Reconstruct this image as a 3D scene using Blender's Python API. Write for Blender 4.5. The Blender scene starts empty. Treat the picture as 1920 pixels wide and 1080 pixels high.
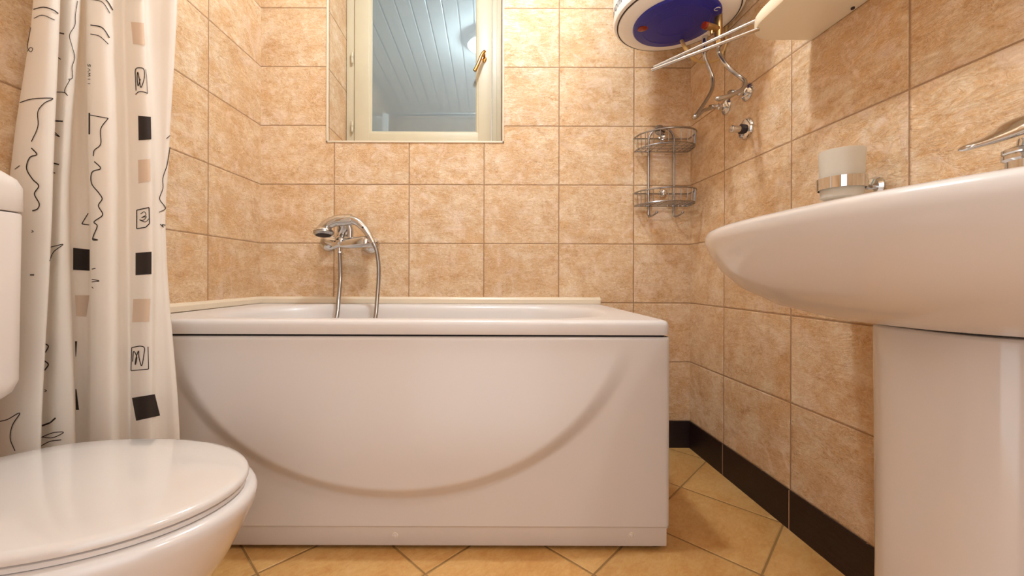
import bpy, bmesh, math, random
from mathutils import Vector, Matrix
random.seed(4)
PI = math.pi
C = bpy.context.scene.collection
S = bpy.context.scene

# ------------------------------------------------------------------ camera
F = 750.0; VX = 915.0; VY = 520.0; H = 0.748; ROLL = 0.003
cam_d = bpy.data.cameras.new('camera'); cam = bpy.data.objects.new('camera', cam_d); C.objects.link(cam)
cam_d.sensor_width = 36; cam_d.lens = F/1920*36
cam_d.shift_x = (960-VX)/1920; cam_d.shift_y = -(540-VY)/1920
cam_d.clip_start = 0.01
cam.location = (0, 0, H)
cam.matrix_world = Matrix.Translation((0,0,H)) @ Matrix.Rotation(PI/2, 4, 'X') @ Matrix.Rotation(ROLL, 4, 'Z')
S.camera = cam

# ------------------------------------------------------------------ world / view
w = bpy.data.worlds.new('world'); S.world = w; w.use_nodes = True
w.node_tree.nodes['Background'].inputs[0].default_value = (0.97, 0.98, 1.0, 1)
w.node_tree.nodes['Background'].inputs[1].default_value = 2.0
S.view_settings.view_transform = 'Standard'; S.view_settings.look = 'None'
S.view_settings.gamma = 1; S.view_settings.exposure = 0.08
try: S.view_settings.use_curve_mapping = False
except Exception: pass

def lamp(name, loc, radius, power, col):
    l = bpy.data.lights.new(name, 'POINT'); l.shadow_soft_size = radius; l.energy = power; l.color = col
    o = bpy.data.objects.new(name, l); C.objects.link(o); o.location = loc
    return o
lamp('ceiling_light_source', (-0.03, 1.06, 2.41), 0.06, 55, (0.79, 0.91, 1.0))
lamp('wall_light_source', (0.68, -0.10, 2.28), 0.06, 20, (0.89, 0.96, 1.0))

def at(px, py, Y):
    x = px + ROLL*(py-VY); y = py - ROLL*(px-VX)
    return Vector(((x-VX)*Y/F, Y, H-(y-VY)*Y/F))
def atx(px, py, X):
    x = px + ROLL*(py-VY)
    return at(px, py, X*F/(x-VX))
def smooth(a, b, x):
    t = max(0, min(1, (x-a)/(b-a))); return t*t*(3-2*t)

# ------------------------------------------------------------------ materials
def srgb(r, g, b):
    f = lambda c: (c/255/12.92 if c/255 <= 0.04045 else ((c/255+0.055)/1.055)**2.4)
    return (f(r), f(g), f(b), 1)
def mat(name, col, rough=0.4, metal=0.0, spec=0.5, coat=0.0, trans=0.0, noise=0.0, nscale=20, bump=0.0):
    m = bpy.data.materials.new(name); m.use_nodes = True
    nt = m.node_tree; p = nt.nodes['Principled BSDF']
    p.inputs['Base Color'].default_value = col; p.inputs['Roughness'].default_value = rough
    p.inputs['Metallic'].default_value = metal; p.inputs['Specular IOR Level'].default_value = spec
    p.inputs['Coat Weight'].default_value = coat; p.inputs['Coat Roughness'].default_value = 0.06
    p.inputs['Transmission Weight'].default_value = trans
    tc = nt.nodes.new('ShaderNodeTexCoord'); n = nt.nodes.new('ShaderNodeTexNoise')
    n.inputs['Scale'].default_value = nscale; n.inputs['Detail'].default_value = 5
    nt.links.new(tc.outputs['Object'], n.inputs['Vector'])
    mx = nt.nodes.new('ShaderNodeMixRGB'); mx.blend_type = 'MULTIPLY'; mx.inputs[0].default_value = 1
    mx.inputs[1].default_value = col
    r = nt.nodes.new('ShaderNodeMapRange'); r.inputs['From Min'].default_value = 0.3; r.inputs['From Max'].default_value = 0.7
    r.inputs['To Min'].default_value = 1-noise; r.inputs['To Max'].default_value = 1
    nt.links.new(n.outputs['Fac'], r.inputs['Value']); nt.links.new(r.outputs[0], mx.inputs[2])
    nt.links.new(mx.outputs[0], p.inputs['Base Color'])
    if bump:
        b = nt.nodes.new('ShaderNodeBump'); b.inputs['Strength'].default_value = bump; b.inputs['Distance'].default_value = 0.002
        nt.links.new(n.outputs['Fac'], b.inputs['Height']); nt.links.new(b.outputs[0], p.inputs['Normal'])
    return m

def tile_mat(name, cols, grout, gw, bw=0.02, scale=6.5, rough=0.36, veins=True, aspect=(0.3305, 0.2594), gdark=None):
    """Marbled ceramic tiles: UV is counted in tiles, each tile gets its own patch of stone pattern."""
    m = bpy.data.materials.new(name); m.use_nodes = True
    nt = m.node_tree; N = nt.nodes.new; L = nt.links.new; p = nt.nodes['Principled BSDF']
    uv = N('ShaderNodeUVMap'); sep = N('ShaderNodeSeparateXYZ'); L(uv.outputs[0], sep.inputs[0])
    def M(op, a, b=None, c=None):
        n = N('ShaderNodeMath'); n.operation = op
        for i, v in enumerate((a, b, c)):
            if v is None: continue
            if isinstance(v, (int, float)): n.inputs[i].default_value = v
            else: L(v, n.inputs[i])
        return n.outputs[0]
    cu, cv = M('FLOOR', sep.outputs[0]), M('FLOOR', sep.outputs[1])
    fu, fv = M('SUBTRACT', sep.outputs[0], cu), M('SUBTRACT', sep.outputs[1], cv)
    cid = N('ShaderNodeCombineXYZ'); L(cu, cid.inputs[0]); L(cv, cid.inputs[1])
    wn = N('ShaderNodeTexWhiteNoise'); wn.noise_dimensions = '3D'; L(cid.outputs[0], wn.inputs['Vector'])
    ws = N('ShaderNodeSeparateXYZ'); L(wn.outputs['Color'], ws.inputs[0])
    # metric position inside the tile + a random shift per tile
    pu = M('MULTIPLY', sep.outputs[0], aspect[0]); pv = M('MULTIPLY', sep.outputs[1], aspect[1])
    su = M('ADD', pu, M('MULTIPLY', ws.outputs[0], 7.0)); sv = M('ADD', pv, M('MULTIPLY', ws.outputs[1], 7.0))
    pos = N('ShaderNodeCombineXYZ'); L(su, pos.inputs[0]); L(sv, pos.inputs[1]); L(M('MULTIPLY', ws.outputs[2], 3.0), pos.inputs[2])
    def noise(s, det, dist, rough_=0.6, vec=None):
        n = N('ShaderNodeTexNoise'); n.inputs['Scale'].default_value = s; n.inputs['Detail'].default_value = det
        n.inputs['Distortion'].default_value = dist; n.inputs['Roughness'].default_value = rough_
        L(vec or pos.outputs[0], n.inputs['Vector']); return n.outputs['Fac']
    # diagonal streaky stone
    mp = N('ShaderNodeMapping'); L(pos.outputs[0], mp.inputs[0]); mp.inputs['Rotation'].default_value = (0, 0, 0.75)
    mp.inputs['Scale'].default_value = (1.0, 2.1, 1.0)
    n1 = noise(scale, 7, 1.6); n2 = noise(scale*2.6, 8, 1.3, 0.68, mp.outputs[0]); n3 = noise(scale*1.1, 3, 0.6)
    rid = M('ABSOLUTE', M('SUBTRACT', noise(scale*2.4, 6, 2.4, 0.62, mp.outputs[0]), 0.5))
    n4 = noise(scale*13, 5, 0.9, 0.7); n5 = noise(scale*7, 6, 2.0, 0.7, mp.outputs[0])
    mixv = M('ADD', M('ADD', M('MULTIPLY', n1, 0.27), M('MULTIPLY', n2, 0.27)), M('ADD', M('MULTIPLY', n5, 0.26), M('MULTIPLY', n4, 0.20)))
    mixv = M('ADD', M('MULTIPLY', M('SUBTRACT', mixv, 0.5), 1.9 if veins else 1.1), 0.5)
    rr = N('ShaderNodeValToRGB'); cr = rr.color_ramp
    while len(cr.elements) < len(cols): cr.elements.new(0.5)
    for e, (t, c) in zip(cr.elements, cols): e.position = t; e.color = c
    L(mixv, rr.inputs[0]); base = rr.outputs[0]
    # warm blotches
    if veins:
        bl = N('ShaderNodeMixRGB'); bl.inputs[2].default_value = srgb(211, 162, 108)
        mr = N('ShaderNodeMapRange'); mr.inputs['From Min'].default_value = 0.50; mr.inputs['From Max'].default_value = 0.66
        mr.inputs['To Max'].default_value = 0.62
        L(n3, mr.inputs[0]); L(mr.outputs[0], bl.inputs[0]); L(base, bl.inputs[1]); base = bl.outputs[0]
        # hair cracks
        v1 = noise(scale*3.2, 6, 2.2, 0.62, mp.outputs[0])
        cr1 = M('ABSOLUTE', M('SUBTRACT', v1, 0.5))
        msk = N('ShaderNodeMapRange'); msk.inputs['From Min'].default_value = 0.0; msk.inputs['From Max'].default_value = 0.016
        msk.inputs['To Min'].default_value = 1; msk.inputs['To Max'].default_value = 0; L(cr1, msk.inputs[0])
        gate = N('ShaderNodeMapRange'); gate.inputs['From Min'].default_value = 0.45; gate.inputs['From Max'].default_value = 0.62
        L(noise(scale*2.2, 2, 0.3), gate.inputs[0])
        vm = N('ShaderNodeMixRGB'); vm.inputs[2].default_value = srgb(150, 96, 52)
        L(M('MULTIPLY', M('MULTIPLY', msk.outputs[0], gate.outputs[0]), 0.85), vm.inputs[0]); L(base, vm.inputs[1]); base = vm.outputs[0]
        v2 = noise(scale*3.8, 5, 2.6, 0.6)
        msk2 = N('ShaderNodeMapRange'); msk2.inputs['From Max'].default_value = 0.02
        msk2.inputs['To Min'].default_value = 0.5; msk2.inputs['To Max'].default_value = 0
        L(M('ABSOLUTE', M('SUBTRACT', v2, 0.47)), msk2.inputs[0])
        vm2 = N('ShaderNodeMixRGB'); vm2.inputs[2].default_value = cols[-1][1]
        L(msk2.outputs[0], vm2.inputs[0]); L(base, vm2.inputs[1]); base = vm2.outputs[0]
        pk = N('ShaderNodeMixRGB'); pk.inputs[2].default_value = srgb(240, 214, 190)
        pr_ = N('ShaderNodeMapRange'); pr_.inputs['From Min'].default_value = 0.53; pr_.inputs['From Max'].default_value = 0.68; pr_.inputs['To Max'].default_value = 0.7
        L(noise(scale*1.5, 6, 1.8, 0.6), pr_.inputs[0]); L(pr_.outputs[0], pk.inputs[0]); L(base, pk.inputs[1]); base = pk.outputs[0]
        v3 = noise(scale*5.5, 7, 3.0, 0.65, mp.outputs[0])
        m3 = N('ShaderNodeMapRange'); m3.inputs['From Max'].default_value = 0.03; m3.inputs['To Min'].default_value = 0.55; m3.inputs['To Max'].default_value = 0
        L(M('ABSOLUTE', M('SUBTRACT', v3, 0.53)), m3.inputs[0])
        g3 = N('ShaderNodeMapRange'); g3.inputs['From Min'].default_value = 0.42; g3.inputs['From Max'].default_value = 0.55; L(noise(scale*1.7, 3, 0.5), g3.inputs[0])
        vm3 = N('ShaderNodeMixRGB'); vm3.inputs[2].default_value = srgb(178, 122, 74)
        L(M('MULTIPLY', m3.outputs[0], g3.outputs[0]), vm3.inputs[0]); L(base, vm3.inputs[1]); base = vm3.outputs[0]
    # per-tile tone
    tone = N('ShaderNodeMixRGB'); tone.blend_type = 'MULTIPLY'; tone.inputs[0].default_value = 1
    L(base, tone.inputs[1]); tv = M('ADD', M('MULTIPLY', ws.outputs[2], 0.07), 0.95)
    cc = N('ShaderNodeCombineXYZ'); [L(tv, cc.inputs[i]) for i in range(3)]; L(cc.outputs[0], tone.inputs[2])
    # grout
    def edge(f, a):
        return M('MULTIPLY', M('MINIMUM', f, M('SUBTRACT', 1.0, f)), a)
    d = M('MINIMUM', edge(fu, aspect[0]), edge(fv, aspect[1]))
    g = N('ShaderNodeMapRange'); g.inputs['From Min'].default_value = gw*0.5; g.inputs['From Max'].default_value = gw*0.5+0.0006
    g.inputs['To Min'].default_value = 1; g.inputs['To Max'].default_value = 0; L(d, g.inputs[0])
    gm = N('ShaderNodeMixRGB'); gm.inputs[2].default_value = grout
    L(g.outputs[0], gm.inputs[0]); L(tone.outputs[0], gm.inputs[1])
    L(gm.outputs[0], p.inputs['Base Color'])
    ro = N('ShaderNodeMapRange'); ro.inputs['To Min'].default_value = rough; ro.inputs['To Max'].default_value = 0.8
    L(g.outputs[0], ro.inputs[0]); L(ro.outputs[0], p.inputs['Roughness'])
    # relief
    hh = N('ShaderNodeMapRange'); hh.inputs['From Min'].default_value = gw*0.3; hh.inputs['From Max'].default_value = gw*0.5+0.003
    L(d, hh.inputs[0])
    b1 = N('ShaderNodeBump'); b1.inputs['Strength'].default_value = 0.8; b1.inputs['Distance'].default_value = 0.0022
    L(hh.outputs[0], b1.inputs['Height'])
    b2 = N('ShaderNodeBump'); b2.inputs['Strength'].default_value = 0.6; b2.inputs['Distance'].default_value = 0.004 if veins else 0.001
    L(M('ADD', M('MULTIPLY', M('MINIMUM', rid, 0.08), 4.5), M('MULTIPLY', n5, 0.5)), b2.inputs['Height']); L(b1.outputs[0], b2.inputs['Normal']); L(b2.outputs[0], p.inputs['Normal'])
    return m

M_TILE = tile_mat('marbled_tile', [(0.30, srgb(196,144,92)), (0.43, srgb(217,176,130)), (0.54, srgb(228,196,156)), (0.70, srgb(241,222,196))],
                  srgb(168, 130, 96), 0.0034)
M_FLOOR = tile_mat('ochre_floor_tile', [(0.30, srgb(186,126,62)), (0.45, srgb(206,152,86)), (0.58, srgb(220,174,110)), (0.75, srgb(230,194,138))],
                   srgb(150, 112, 62), 0.0045, scale=3.2, rough=0.35, veins=False, aspect=(0.3, 0.3))
M_DARK = tile_mat('dark_brown_tile', [(0.30, srgb(20,5,6)), (0.55, srgb(30,7,8)), (0.64, srgb(52,24,20)), (0.80, srgb(120,92,64))],
                  srgb(176, 136, 104), 0.0035, scale=6, rough=0.45, veins=False)
M_WHITE = mat('white_ceramic', srgb(216, 208, 203), 0.2, coat=0.35)
M_ACRYL = mat('white_acrylic', srgb(216, 208, 203), 0.34, coat=0.12)
M_PLASTIC = mat('white_plastic', srgb(218, 208, 200), 0.35)
M_HEATER = mat('white_enamel', srgb(242, 238, 234), 0.3)
M_SHELF = mat('cream_plastic', srgb(242, 226, 196), 0.4)
M_SEAT = mat('white_seat_plastic', srgb(216, 208, 202), 0.12, coat=0.5)
M_CHROME = mat('chrome', (0.66, 0.65, 0.64, 1), 0.09, metal=1)
M_STEEL = mat('brushed_steel', (0.52, 0.51, 0.50, 1), 0.26, metal=1, noise=0.1, nscale=200)
M_WIRE = mat('dark_steel_wire', (0.36, 0.35, 0.35, 1), 0.24, metal=1)
M_BRASS = mat('polished_brass', srgb(206, 160, 92), 0.18, metal=1)
M_OLDBRASS = mat('dull_brass', srgb(190, 158, 110), 0.35, metal=1, noise=0.3, nscale=60)
M_BLUE = mat('dark_blue_plastic', srgb(34, 36, 146), 0.35, noise=0.1)
M_CREAM = mat('cream_paint', srgb(196, 184, 156), 0.4, noise=0.03)
M_CAULK = mat('cream_strip', srgb(222, 206, 182), 0.35)
M_BLACK = mat('black_rubber', (0.01, 0.01, 0.01, 1), 0.6)
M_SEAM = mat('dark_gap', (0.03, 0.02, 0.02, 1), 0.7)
M_RED = mat('dark_red_lens', srgb(130, 40, 16), 0.2)
M_CABLE = mat('beige_cable', srgb(214, 176, 112), 0.4)
M_INK = mat('black_print', srgb(40, 28, 22), 0.8)
M_BEIGEPRINT = mat('beige_print', srgb(216, 190, 166), 0.8)
M_CEIL = mat('white_ceiling_panel', srgb(236, 230, 220), 0.3)
M_WOOD = mat('hall_paint', srgb(220, 200, 170), 0.6)
M_BROWNWOOD = mat('brown_wood', srgb(150, 104, 66), 0.4, noise=0.2, nscale=30)
M_LETTER = mat('dark_letter_print', srgb(60, 60, 70), 0.5)
# curtain cloth
M_CLOTH = bpy.data.materials.new('curtain_cloth'); M_CLOTH.use_nodes = True
def _cloth(m, col):
    nt = m.node_tree; p = nt.nodes['Principled BSDF']; out = nt.nodes['Material Output']
    p.inputs['Base Color'].default_value = col; p.inputs['Roughness'].default_value = 0.7
    tr = nt.nodes.new('ShaderNodeBsdfTranslucent'); tr.inputs[0].default_value = col
    mx = nt.nodes.new('ShaderNodeMixShader'); mx.inputs[0].default_value = 0.38
    nt.links.new(p.outputs[0], mx.inputs[1]); nt.links.new(tr.outputs[0], mx.inputs[2]); nt.links.new(mx.outputs[0], out.inputs[0])
    tc = nt.nodes.new('ShaderNodeTexCoord'); n = nt.nodes.new('ShaderNodeTexNoise'); n.inputs['Scale'].default_value = 9
    n.inputs['Detail'].default_value = 6
    nt.links.new(tc.outputs['Object'], n.inputs['Vector'])
    b = nt.nodes.new('ShaderNodeBump'); b.inputs['Strength'].default_value = 0.35; b.inputs['Distance'].default_value = 0.006
    nt.links.new(n.outputs['Fac'], b.inputs['Height']); nt.links.new(b.outputs[0], p.inputs['Normal'])
_cloth(M_CLOTH, srgb(247, 241, 233))
# frosted tumbler
M_FROST = bpy.data.materials.new('frosted_glass'); M_FROST.use_nodes = True
def _frost(m):
    nt = m.node_tree; p = nt.nodes['Principled BSDF']; out = nt.nodes['Material Output']
    p.inputs['Base Color'].default_value = srgb(240, 236, 226); p.inputs['Roughness'].default_value = 0.5
    tr = nt.nodes.new('ShaderNodeBsdfTranslucent'); tr.inputs[0].default_value = srgb(232, 222, 206)
    mx = nt.nodes.new('ShaderNodeMixShader'); mx.inputs[0].default_value = 0.45
    tp = nt.nodes.new('ShaderNodeBsdfTransparent'); mx2 = nt.nodes.new('ShaderNodeMixShader'); mx2.inputs[0].default_value = 0.12
    nt.links.new(p.outputs[0], mx.inputs[1]); nt.links.new(tr.outputs[0], mx.inputs[2])
    nt.links.new(mx.outputs[0], mx2.inputs[1]); nt.links.new(tp.outputs[0], mx2.inputs[2]); nt.links.new(mx2.outputs[0], out.inputs[0])
_frost(M_FROST)
# window pane: obscured blue-grey glass with a glossy face that mirrors the panelled ceiling
M_PANE = bpy.data.materials.new('grey_pane'); M_PANE.use_nodes = True
def _pane(m):
    nt = m.node_tree; out = nt.nodes['Material Output']; p = nt.nodes['Principled BSDF']
    p.inputs['Base Color'].default_value = srgb(104, 118, 124); p.inputs['Roughness'].default_value = 0.5
    gl = nt.nodes.new('ShaderNodeBsdfGlossy'); gl.inputs['Color'].default_value = (0.60, 0.74, 0.80, 1); gl.inputs['Roughness'].default_value = 0.02
    mx = nt.nodes.new('ShaderNodeMixShader'); mx.inputs[0].default_value = 0.25
    nt.links.new(p.outputs[0], mx.inputs[1]); nt.links.new(gl.outputs[0], mx.inputs[2]); nt.links.new(mx.outputs[0], out.inputs[0])
_pane(M_PANE)

# ------------------------------------------------------------------ mesh helpers
def obj(name, bm, m, parent=None, sharp=35, flat=False):
    me = bpy.data.meshes.new(name)
    bmesh.ops.recalc_face_normals(bm, faces=bm.faces[:])
    bm.to_mesh(me); bm.free()
    for mm in (m if isinstance(m, (list, tuple)) else [m]): me.materials.append(mm)
    if not flat:
        for p in me.polygons: p.use_smooth = True
        me.set_sharp_from_angle(angle=math.radians(sharp))
    o = bpy.data.objects.new(name, me); C.objects.link(o)
    if parent: o.parent = parent; o.matrix_parent_inverse = Matrix.Translation(-parent.location)
    return o
def thing(name, label, cat, loc, group=None):
    o = bpy.data.objects.new(name, None); C.objects.link(o); o.location = loc; o.empty_display_size = 0.05
    o['label'] = label; o['category'] = cat
    if group: o['group'] = group
    return o
def tag(o, label, cat, group=None):
    o['label'] = label; o['category'] = cat
    if group: o['group'] = group
    return o
def struct(o, label=None, cat=None):
    o['kind'] = 'structure'
    if label: o['label'] = label
    if cat: o['category'] = cat
    return o
def box(bm, x0, x1, y0, y1, z0, z1, bev=0.0, seg=3):
    r = bmesh.ops.create_cube(bm, size=1)
    vs = r['verts']
    for v in vs:
        v.co = Vector(((x0+x1)/2+v.co.x*(x1-x0), (y0+y1)/2+v.co.y*(y1-y0), (z0+z1)/2+v.co.z*(z1-z0)))
    if bev:
        es = list({e for v in vs for e in v.link_edges})
        bmesh.ops.bevel(bm, geom=es, offset=bev, segments=seg, affect='EDGES', profile=0.5)
    return bm
def nbox(*a, **k): return box(bmesh.new(), *a, **k)
def catmull(pts, n=8):
    P = [Vector(p) for p in pts]; out = []
    Q = [2*P[0]-P[1]] + P + [2*P[-1]-P[-2]]
    for i in range(1, len(Q)-2):
        for k in range(n):
            t = k/n; a, b, c, d = Q[i-1], Q[i], Q[i+1], Q[i+2]
            out.append(0.5*((2*b)+(c-a)*t+(2*a-5*b+4*c-d)*t*t+(3*b-a-3*c+d)*t**3))
    out.append(P[-1]); return out
def tube(bm, pts, r, seg=12, cap=True, flat=(1, 1)):
    pts = [Vector(p) for p in pts]; n = len(pts)
    rs = r if isinstance(r, (list, tuple)) else [r]*n
    t0 = (pts[1]-pts[0]).normalized()
    up = Vector((0, 0, 1)) if abs(t0.z) < 0.9 else Vector((0, 1, 0))
    u = (up - t0*up.dot(t0)).normalized(); rings = []
    for i, p in enumerate(pts):
        t = (pts[min(i+1, n-1)]-pts[max(i-1, 0)]).normalized()
        u = (u - t*u.dot(t)).normalized(); v = t.cross(u)
        rings.append([bm.verts.new(p+(u*math.cos(2*PI*k/seg)*flat[0]+v*math.sin(2*PI*k/seg)*flat[1])*rs[i]) for k in range(seg)])
    for a, b in zip(rings, rings[1:]):
        for k in range(seg): bm.faces.new((a[k], a[(k+1) % seg], b[(k+1) % seg], b[k]))
    if cap: bm.faces.new(rings[0][::-1]); bm.faces.new(rings[-1])
    return bm
def ntube(*a, **k): return tube(bmesh.new(), *a, **k)
def lathe(bm, prof, org, axis, seg=32, cap=(True, True)):
    """prof: list of (radius, distance along axis)"""
    org = Vector(org); a = Vector(axis).normalized()
    up = Vector((0, 0, 1)) if abs(a.z) < 0.9 else Vector((0, 1, 0))
    u = (up-a*up.dot(a)).normalized(); v = a.cross(u); rings = []
    for r, h in prof:
        rings.append([bm.verts.new(org+a*h+(u*math.cos(2*PI*k/seg)+v*math.sin(2*PI*k/seg))*max(r, 1e-4)) for k in range(seg)])
    for p, q in zip(rings, rings[1:]):
        for k in range(seg): bm.faces.new((p[k], p[(k+1) % seg], q[(k+1) % seg], q[k]))
    if cap[0]: bm.faces.new(rings[0][::-1])
    if cap[1]: bm.faces.new(rings[-1])
    return bm
def nlathe(*a, **k): return lathe(bmesh.new(), *a, **k)
def loft(bm, rings, cap=(True, True), closed=True):
    R = [[bm.verts.new(p) for p in r] for r in rings]; n = len(R[0])
    for a, b in zip(R, R[1:]):
        for k in range(n if closed else n-1): bm.faces.new((a[k], a[(k+1) % n], b[(k+1) % n], b[k]))
    if cap[0]: bm.faces.new(R[0][::-1])
    if cap[1]: bm.faces.new(R[-1])
    return bm
def rrect(x0, x1, y0, y1, r, z, k=14, n=10):
    """rounded rectangle ring with matching vertex count; n extra points per straight side"""
    out = []; r = min(r, (x1-x0)/2-1e-4, (y1-y0)/2-1e-4)
    cs = [(x1-r, y1-r, 0), (x0+r, y1-r, 90), (x0+r, y0+r, 180), (x1-r, y0+r, 270)]
    arcs = []
    for cx, cy, a0 in cs:
        arcs.append([Vector((cx+r*math.cos(math.radians(a0+90*i/k)), cy+r*math.sin(math.radians(a0+90*i/k)), z)) for i in range(k+1)])
    for i in range(4):
        out += arcs[i]; a = arcs[i][-1]; b = arcs[(i+1) % 4][0]
        out += [a.lerp(b, (j+1)/(n+1)) for j in range(n)]
    return out
def uvbox(bm, name='UVMap', u0=0.0, v0=0.1177, us=0.3305, vs=0.2594, side=(0.0, None)):
    """UV counted in tiles: u from x (or y on side faces), v from z (or y on level faces)"""
    l = bm.loops.layers.uv.new(name)
    for f in bm.faces:
        n = f.normal
        for lp in f.loops:
            c = lp.vert.co
            if abs(n.y) > 0.7: uv = ((c.x-u0)/us, (c.z-v0)/vs)
            elif abs(n.x) > 0.7: uv = ((c.y-side[0])/us, (c.z-v0)/vs)
            else: uv = ((c.x-u0)/us, (c.y-side[0])/vs)
            lp[l].uv = uv
def hexa(bm, a, b, c, d, z0, z1):
    """vertical prism over the quad a b c d (xy)"""
    lo = [bm.verts.new((p[0], p[1], z0)) for p in (a, b, c, d)]; hi = [bm.verts.new((p[0], p[1], z1)) for p in (a, b, c, d)]
    bm.faces.new(lo[::-1]); bm.faces.new(hi)
    for i in range(4): bm.faces.new((lo[i], lo[(i+1) % 4], hi[(i+1) % 4], hi[i]))
    return bm

# ------------------------------------------------------------------ room
YB = 1.764; YD = -0.30; ZC = 2.50
def XR(y): return 0.8914+0.0173*(YB-y)
def XL(y): return -(1.004+0.0193*(YB-y))
WX0, WX1, WZ0, WZ1 = -0.712, 0.066, 1.343, 2.30; YW = 2.03
TU = -0.0188   # a vertical joint of the back wall

bm = bmesh.new()
for a in ((-1.3, WX0, 0, ZC), (WX1, 1.2, 0, ZC), (WX0, WX1, 0, WZ0), (WX0, WX1, WZ1, ZC)):
    box(bm, a[0], a[1], YB, YW+0.10, a[2], a[3])
bm.normal_update(); uvbox(bm, u0=TU, side=(1.79, None))
struct(obj('wall_back', bm, M_TILE, flat=True))
bm = hexa(bmesh.new(), (XR(YB+.02), YB+.02), (XR(YD-.1), YD-.1), (1.2, YD-.1), (1.2, YB+.02), 0, ZC)
bm.normal_update(); uvbox(bm, side=(1.190, None), us=0.328); struct(obj('wall_right', bm, M_TILE, flat=True))
bm = hexa(bmesh.new(), (XL(YD-.1), YD-.1), (XL(YB+.02), YB+.02), (-1.3, YB+.02), (-1.3, YD-.1), 0, ZC)
bm.normal_update(); uvbox(bm, side=(1.443, None), us=0.33); struct(obj('wall_left', bm, M_TILE, flat=True))
bm = bmesh.new()
box(bm, -1.3, -0.45, YD-.1, YD, 0, ZC); box(bm, 0.40, 1.2, YD-.1, YD, 0, ZC); box(bm, -0.45, 0.40, YD-.1, YD, 2.02, ZC)
bm.normal_update(); uvbox(bm, u0=TU); struct(obj('wall_front', bm, M_TILE, flat=True))
bm = nbox(-1.3, 1.2, -0.9, YB+.1, -0.06, 0)
l = bm.loops.layers.uv.new('UVMap')
for f in bm.faces:
    for lp in f.loops:
        c = lp.vert.co; lp[l].uv = ((c.x+c.y)/math.sqrt(2)/0.2998-0.010, (c.y-c.x)/math.sqrt(2)/0.2998-0.744)
struct(obj('floor', bm, M_FLOOR, flat=True))
# ceiling of narrow white panels running away from the door
bm = bmesh.new(); x = -1.30
while x < 1.2:
    box(bm, x+0.0036, x+0.0964, YD-.1, YW+.1, ZC, ZC+0.02, bev=0.003, seg=1); x += 0.10
box(bm, -1.3, 1.2, YD-.1, YW+.1, ZC+0.02, ZC+0.05)
struct(obj('ceiling', bm, M_CEIL))
# door lining
bm = bmesh.new(); box(bm, -0.47, -0.44, YD-.11, YD+.01, 0, 2.03, .004); box(bm, 0.39, 0.42, YD-.11, YD+.01, 0, 2.03, .004); box(bm, -0.47, 0.42, YD-.11, YD+.01, 2.0, 2.03, .004)
struct(obj('trim_1', bm, M_BROWNWOOD))

# dark skirting tiles
t = 0.004
bm = nbox(0.36, XR(YB), YB-t, YB, 0, 0.1177)
box(bm, -1.0, 0.36, YB-t, YB, 0, 0.1177)
bm.normal_update(); uvbox(bm, u0=TU, v0=0.0006-0.0012, vs=0.1195); struct(obj('baseboard_back', bm, M_DARK, flat=True))
bm = hexa(bmesh.new(), (XR(YB-t)-t, YB-t), (XR(YD)-t, YD), (XR(YD), YD), (XR(YB-t), YB-t), 0, 0.1177)
bm.normal_update(); uvbox(bm, side=(1.190, None), us=0.328, v0=0.0006-0.0012, vs=0.1195); struct(obj('baseboard_right', bm, M_DARK, flat=True))
bm = hexa(bmesh.new(), (XL(YD), YD), (XL(YB-t), YB-t), (XL(YB-t)+t, YB-t), (XL(YD)+t, YD), 0, 0.1177)
bm.normal_update(); uvbox(bm, side=(1.443, None), us=0.33, v0=0.0006-0.0012, vs=0.1195); struct(obj('baseboard_left', bm, M_DARK, flat=True))

# cream strips sealing the bath to the walls
def strip(pts, z0, z1, d):
    bm = bmesh.new()
    prof = [(0, z0), (d, z0), (d, z1-0.010), (d*0.55, z1-0.003), (0, z1)]
    n = Vector((pts[1][1]-pts[0][1], -(pts[1][0]-pts[0][0]), 0)).normalized()
    loft(bm, [[Vector((p[0], p[1], 0))+n*q[0]+Vector((0, 0, q[1])) for q in prof] for p in pts]); return bm
struct(obj('trim_2', strip([(XL(YB)+.0, YB), (0.494, YB)], 0.633, 0.661, 0.012), M_CAULK, sharp=25))
struct(obj('trim_3', strip([(XL(1.10), 1.10), (XL(YB), YB)], 0.633, 0.661, 0.012), M_CAULK, sharp=25))
# tile edge profile round the window recess
bm = bmesh.new()
box(bm, WX0-.003, WX0+.005, YB-.004, YB+.006, WZ0-.003, WZ1, .0015, 2); box(bm, WX1-.005, WX1+.003, YB-.004, YB+.006, WZ0-.003, WZ1, .0015, 2)
box(bm, WX0-.003, WX1+.003, YB-.004, YB+.006, WZ0-.003, WZ0+.005, .0015, 2)
struct(obj('trim_4', bm, M_CAULK))

# ------------------------------------------------------------------ window
win = bpy.data.objects.new('window_1', None); C.objects.link(win); win.location = (-.32, YW, WZ0); win['kind'] = 'structure'
def fx(px, Y): return (px-VX)*Y/F
yf = 1.985   # face of the sash
xo0, xo1 = WX0+0.002, WX1-0.002
xs0, xs1 = fx(663.5, yf), fx(921, yf)
xg0, xg1 = fx(697, yf+.012), fx(891, yf+.012); zg = H+273/F*(yf+.012)
bm = bmesh.new()
box(bm, xo0, xs0-.0015, yf+.012, YW+.05, WZ0+.001, WZ1-.001, .003); box(bm, xs1+.0015, xo1, yf+.012, YW+.05, WZ0+.001, WZ1-.001, .003)
box(bm, xs0-.0015, xs1+.0015, yf+.012, YW+.05, WZ0+.001, WZ0+.045, .003); box(bm, xs0-.0015, xs1+.0015, yf+.012, YW+.05, WZ1-.05, WZ1-.001, .003)
box(bm, xs1+.022, xs1+.026, yf+.007, yf+.013, WZ0+.001, WZ1-.001, .001)
obj('window_frame', bm, M_CREAM, win)
bm = bmesh.new()
sb = 0.012   # glazing bead
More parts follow.
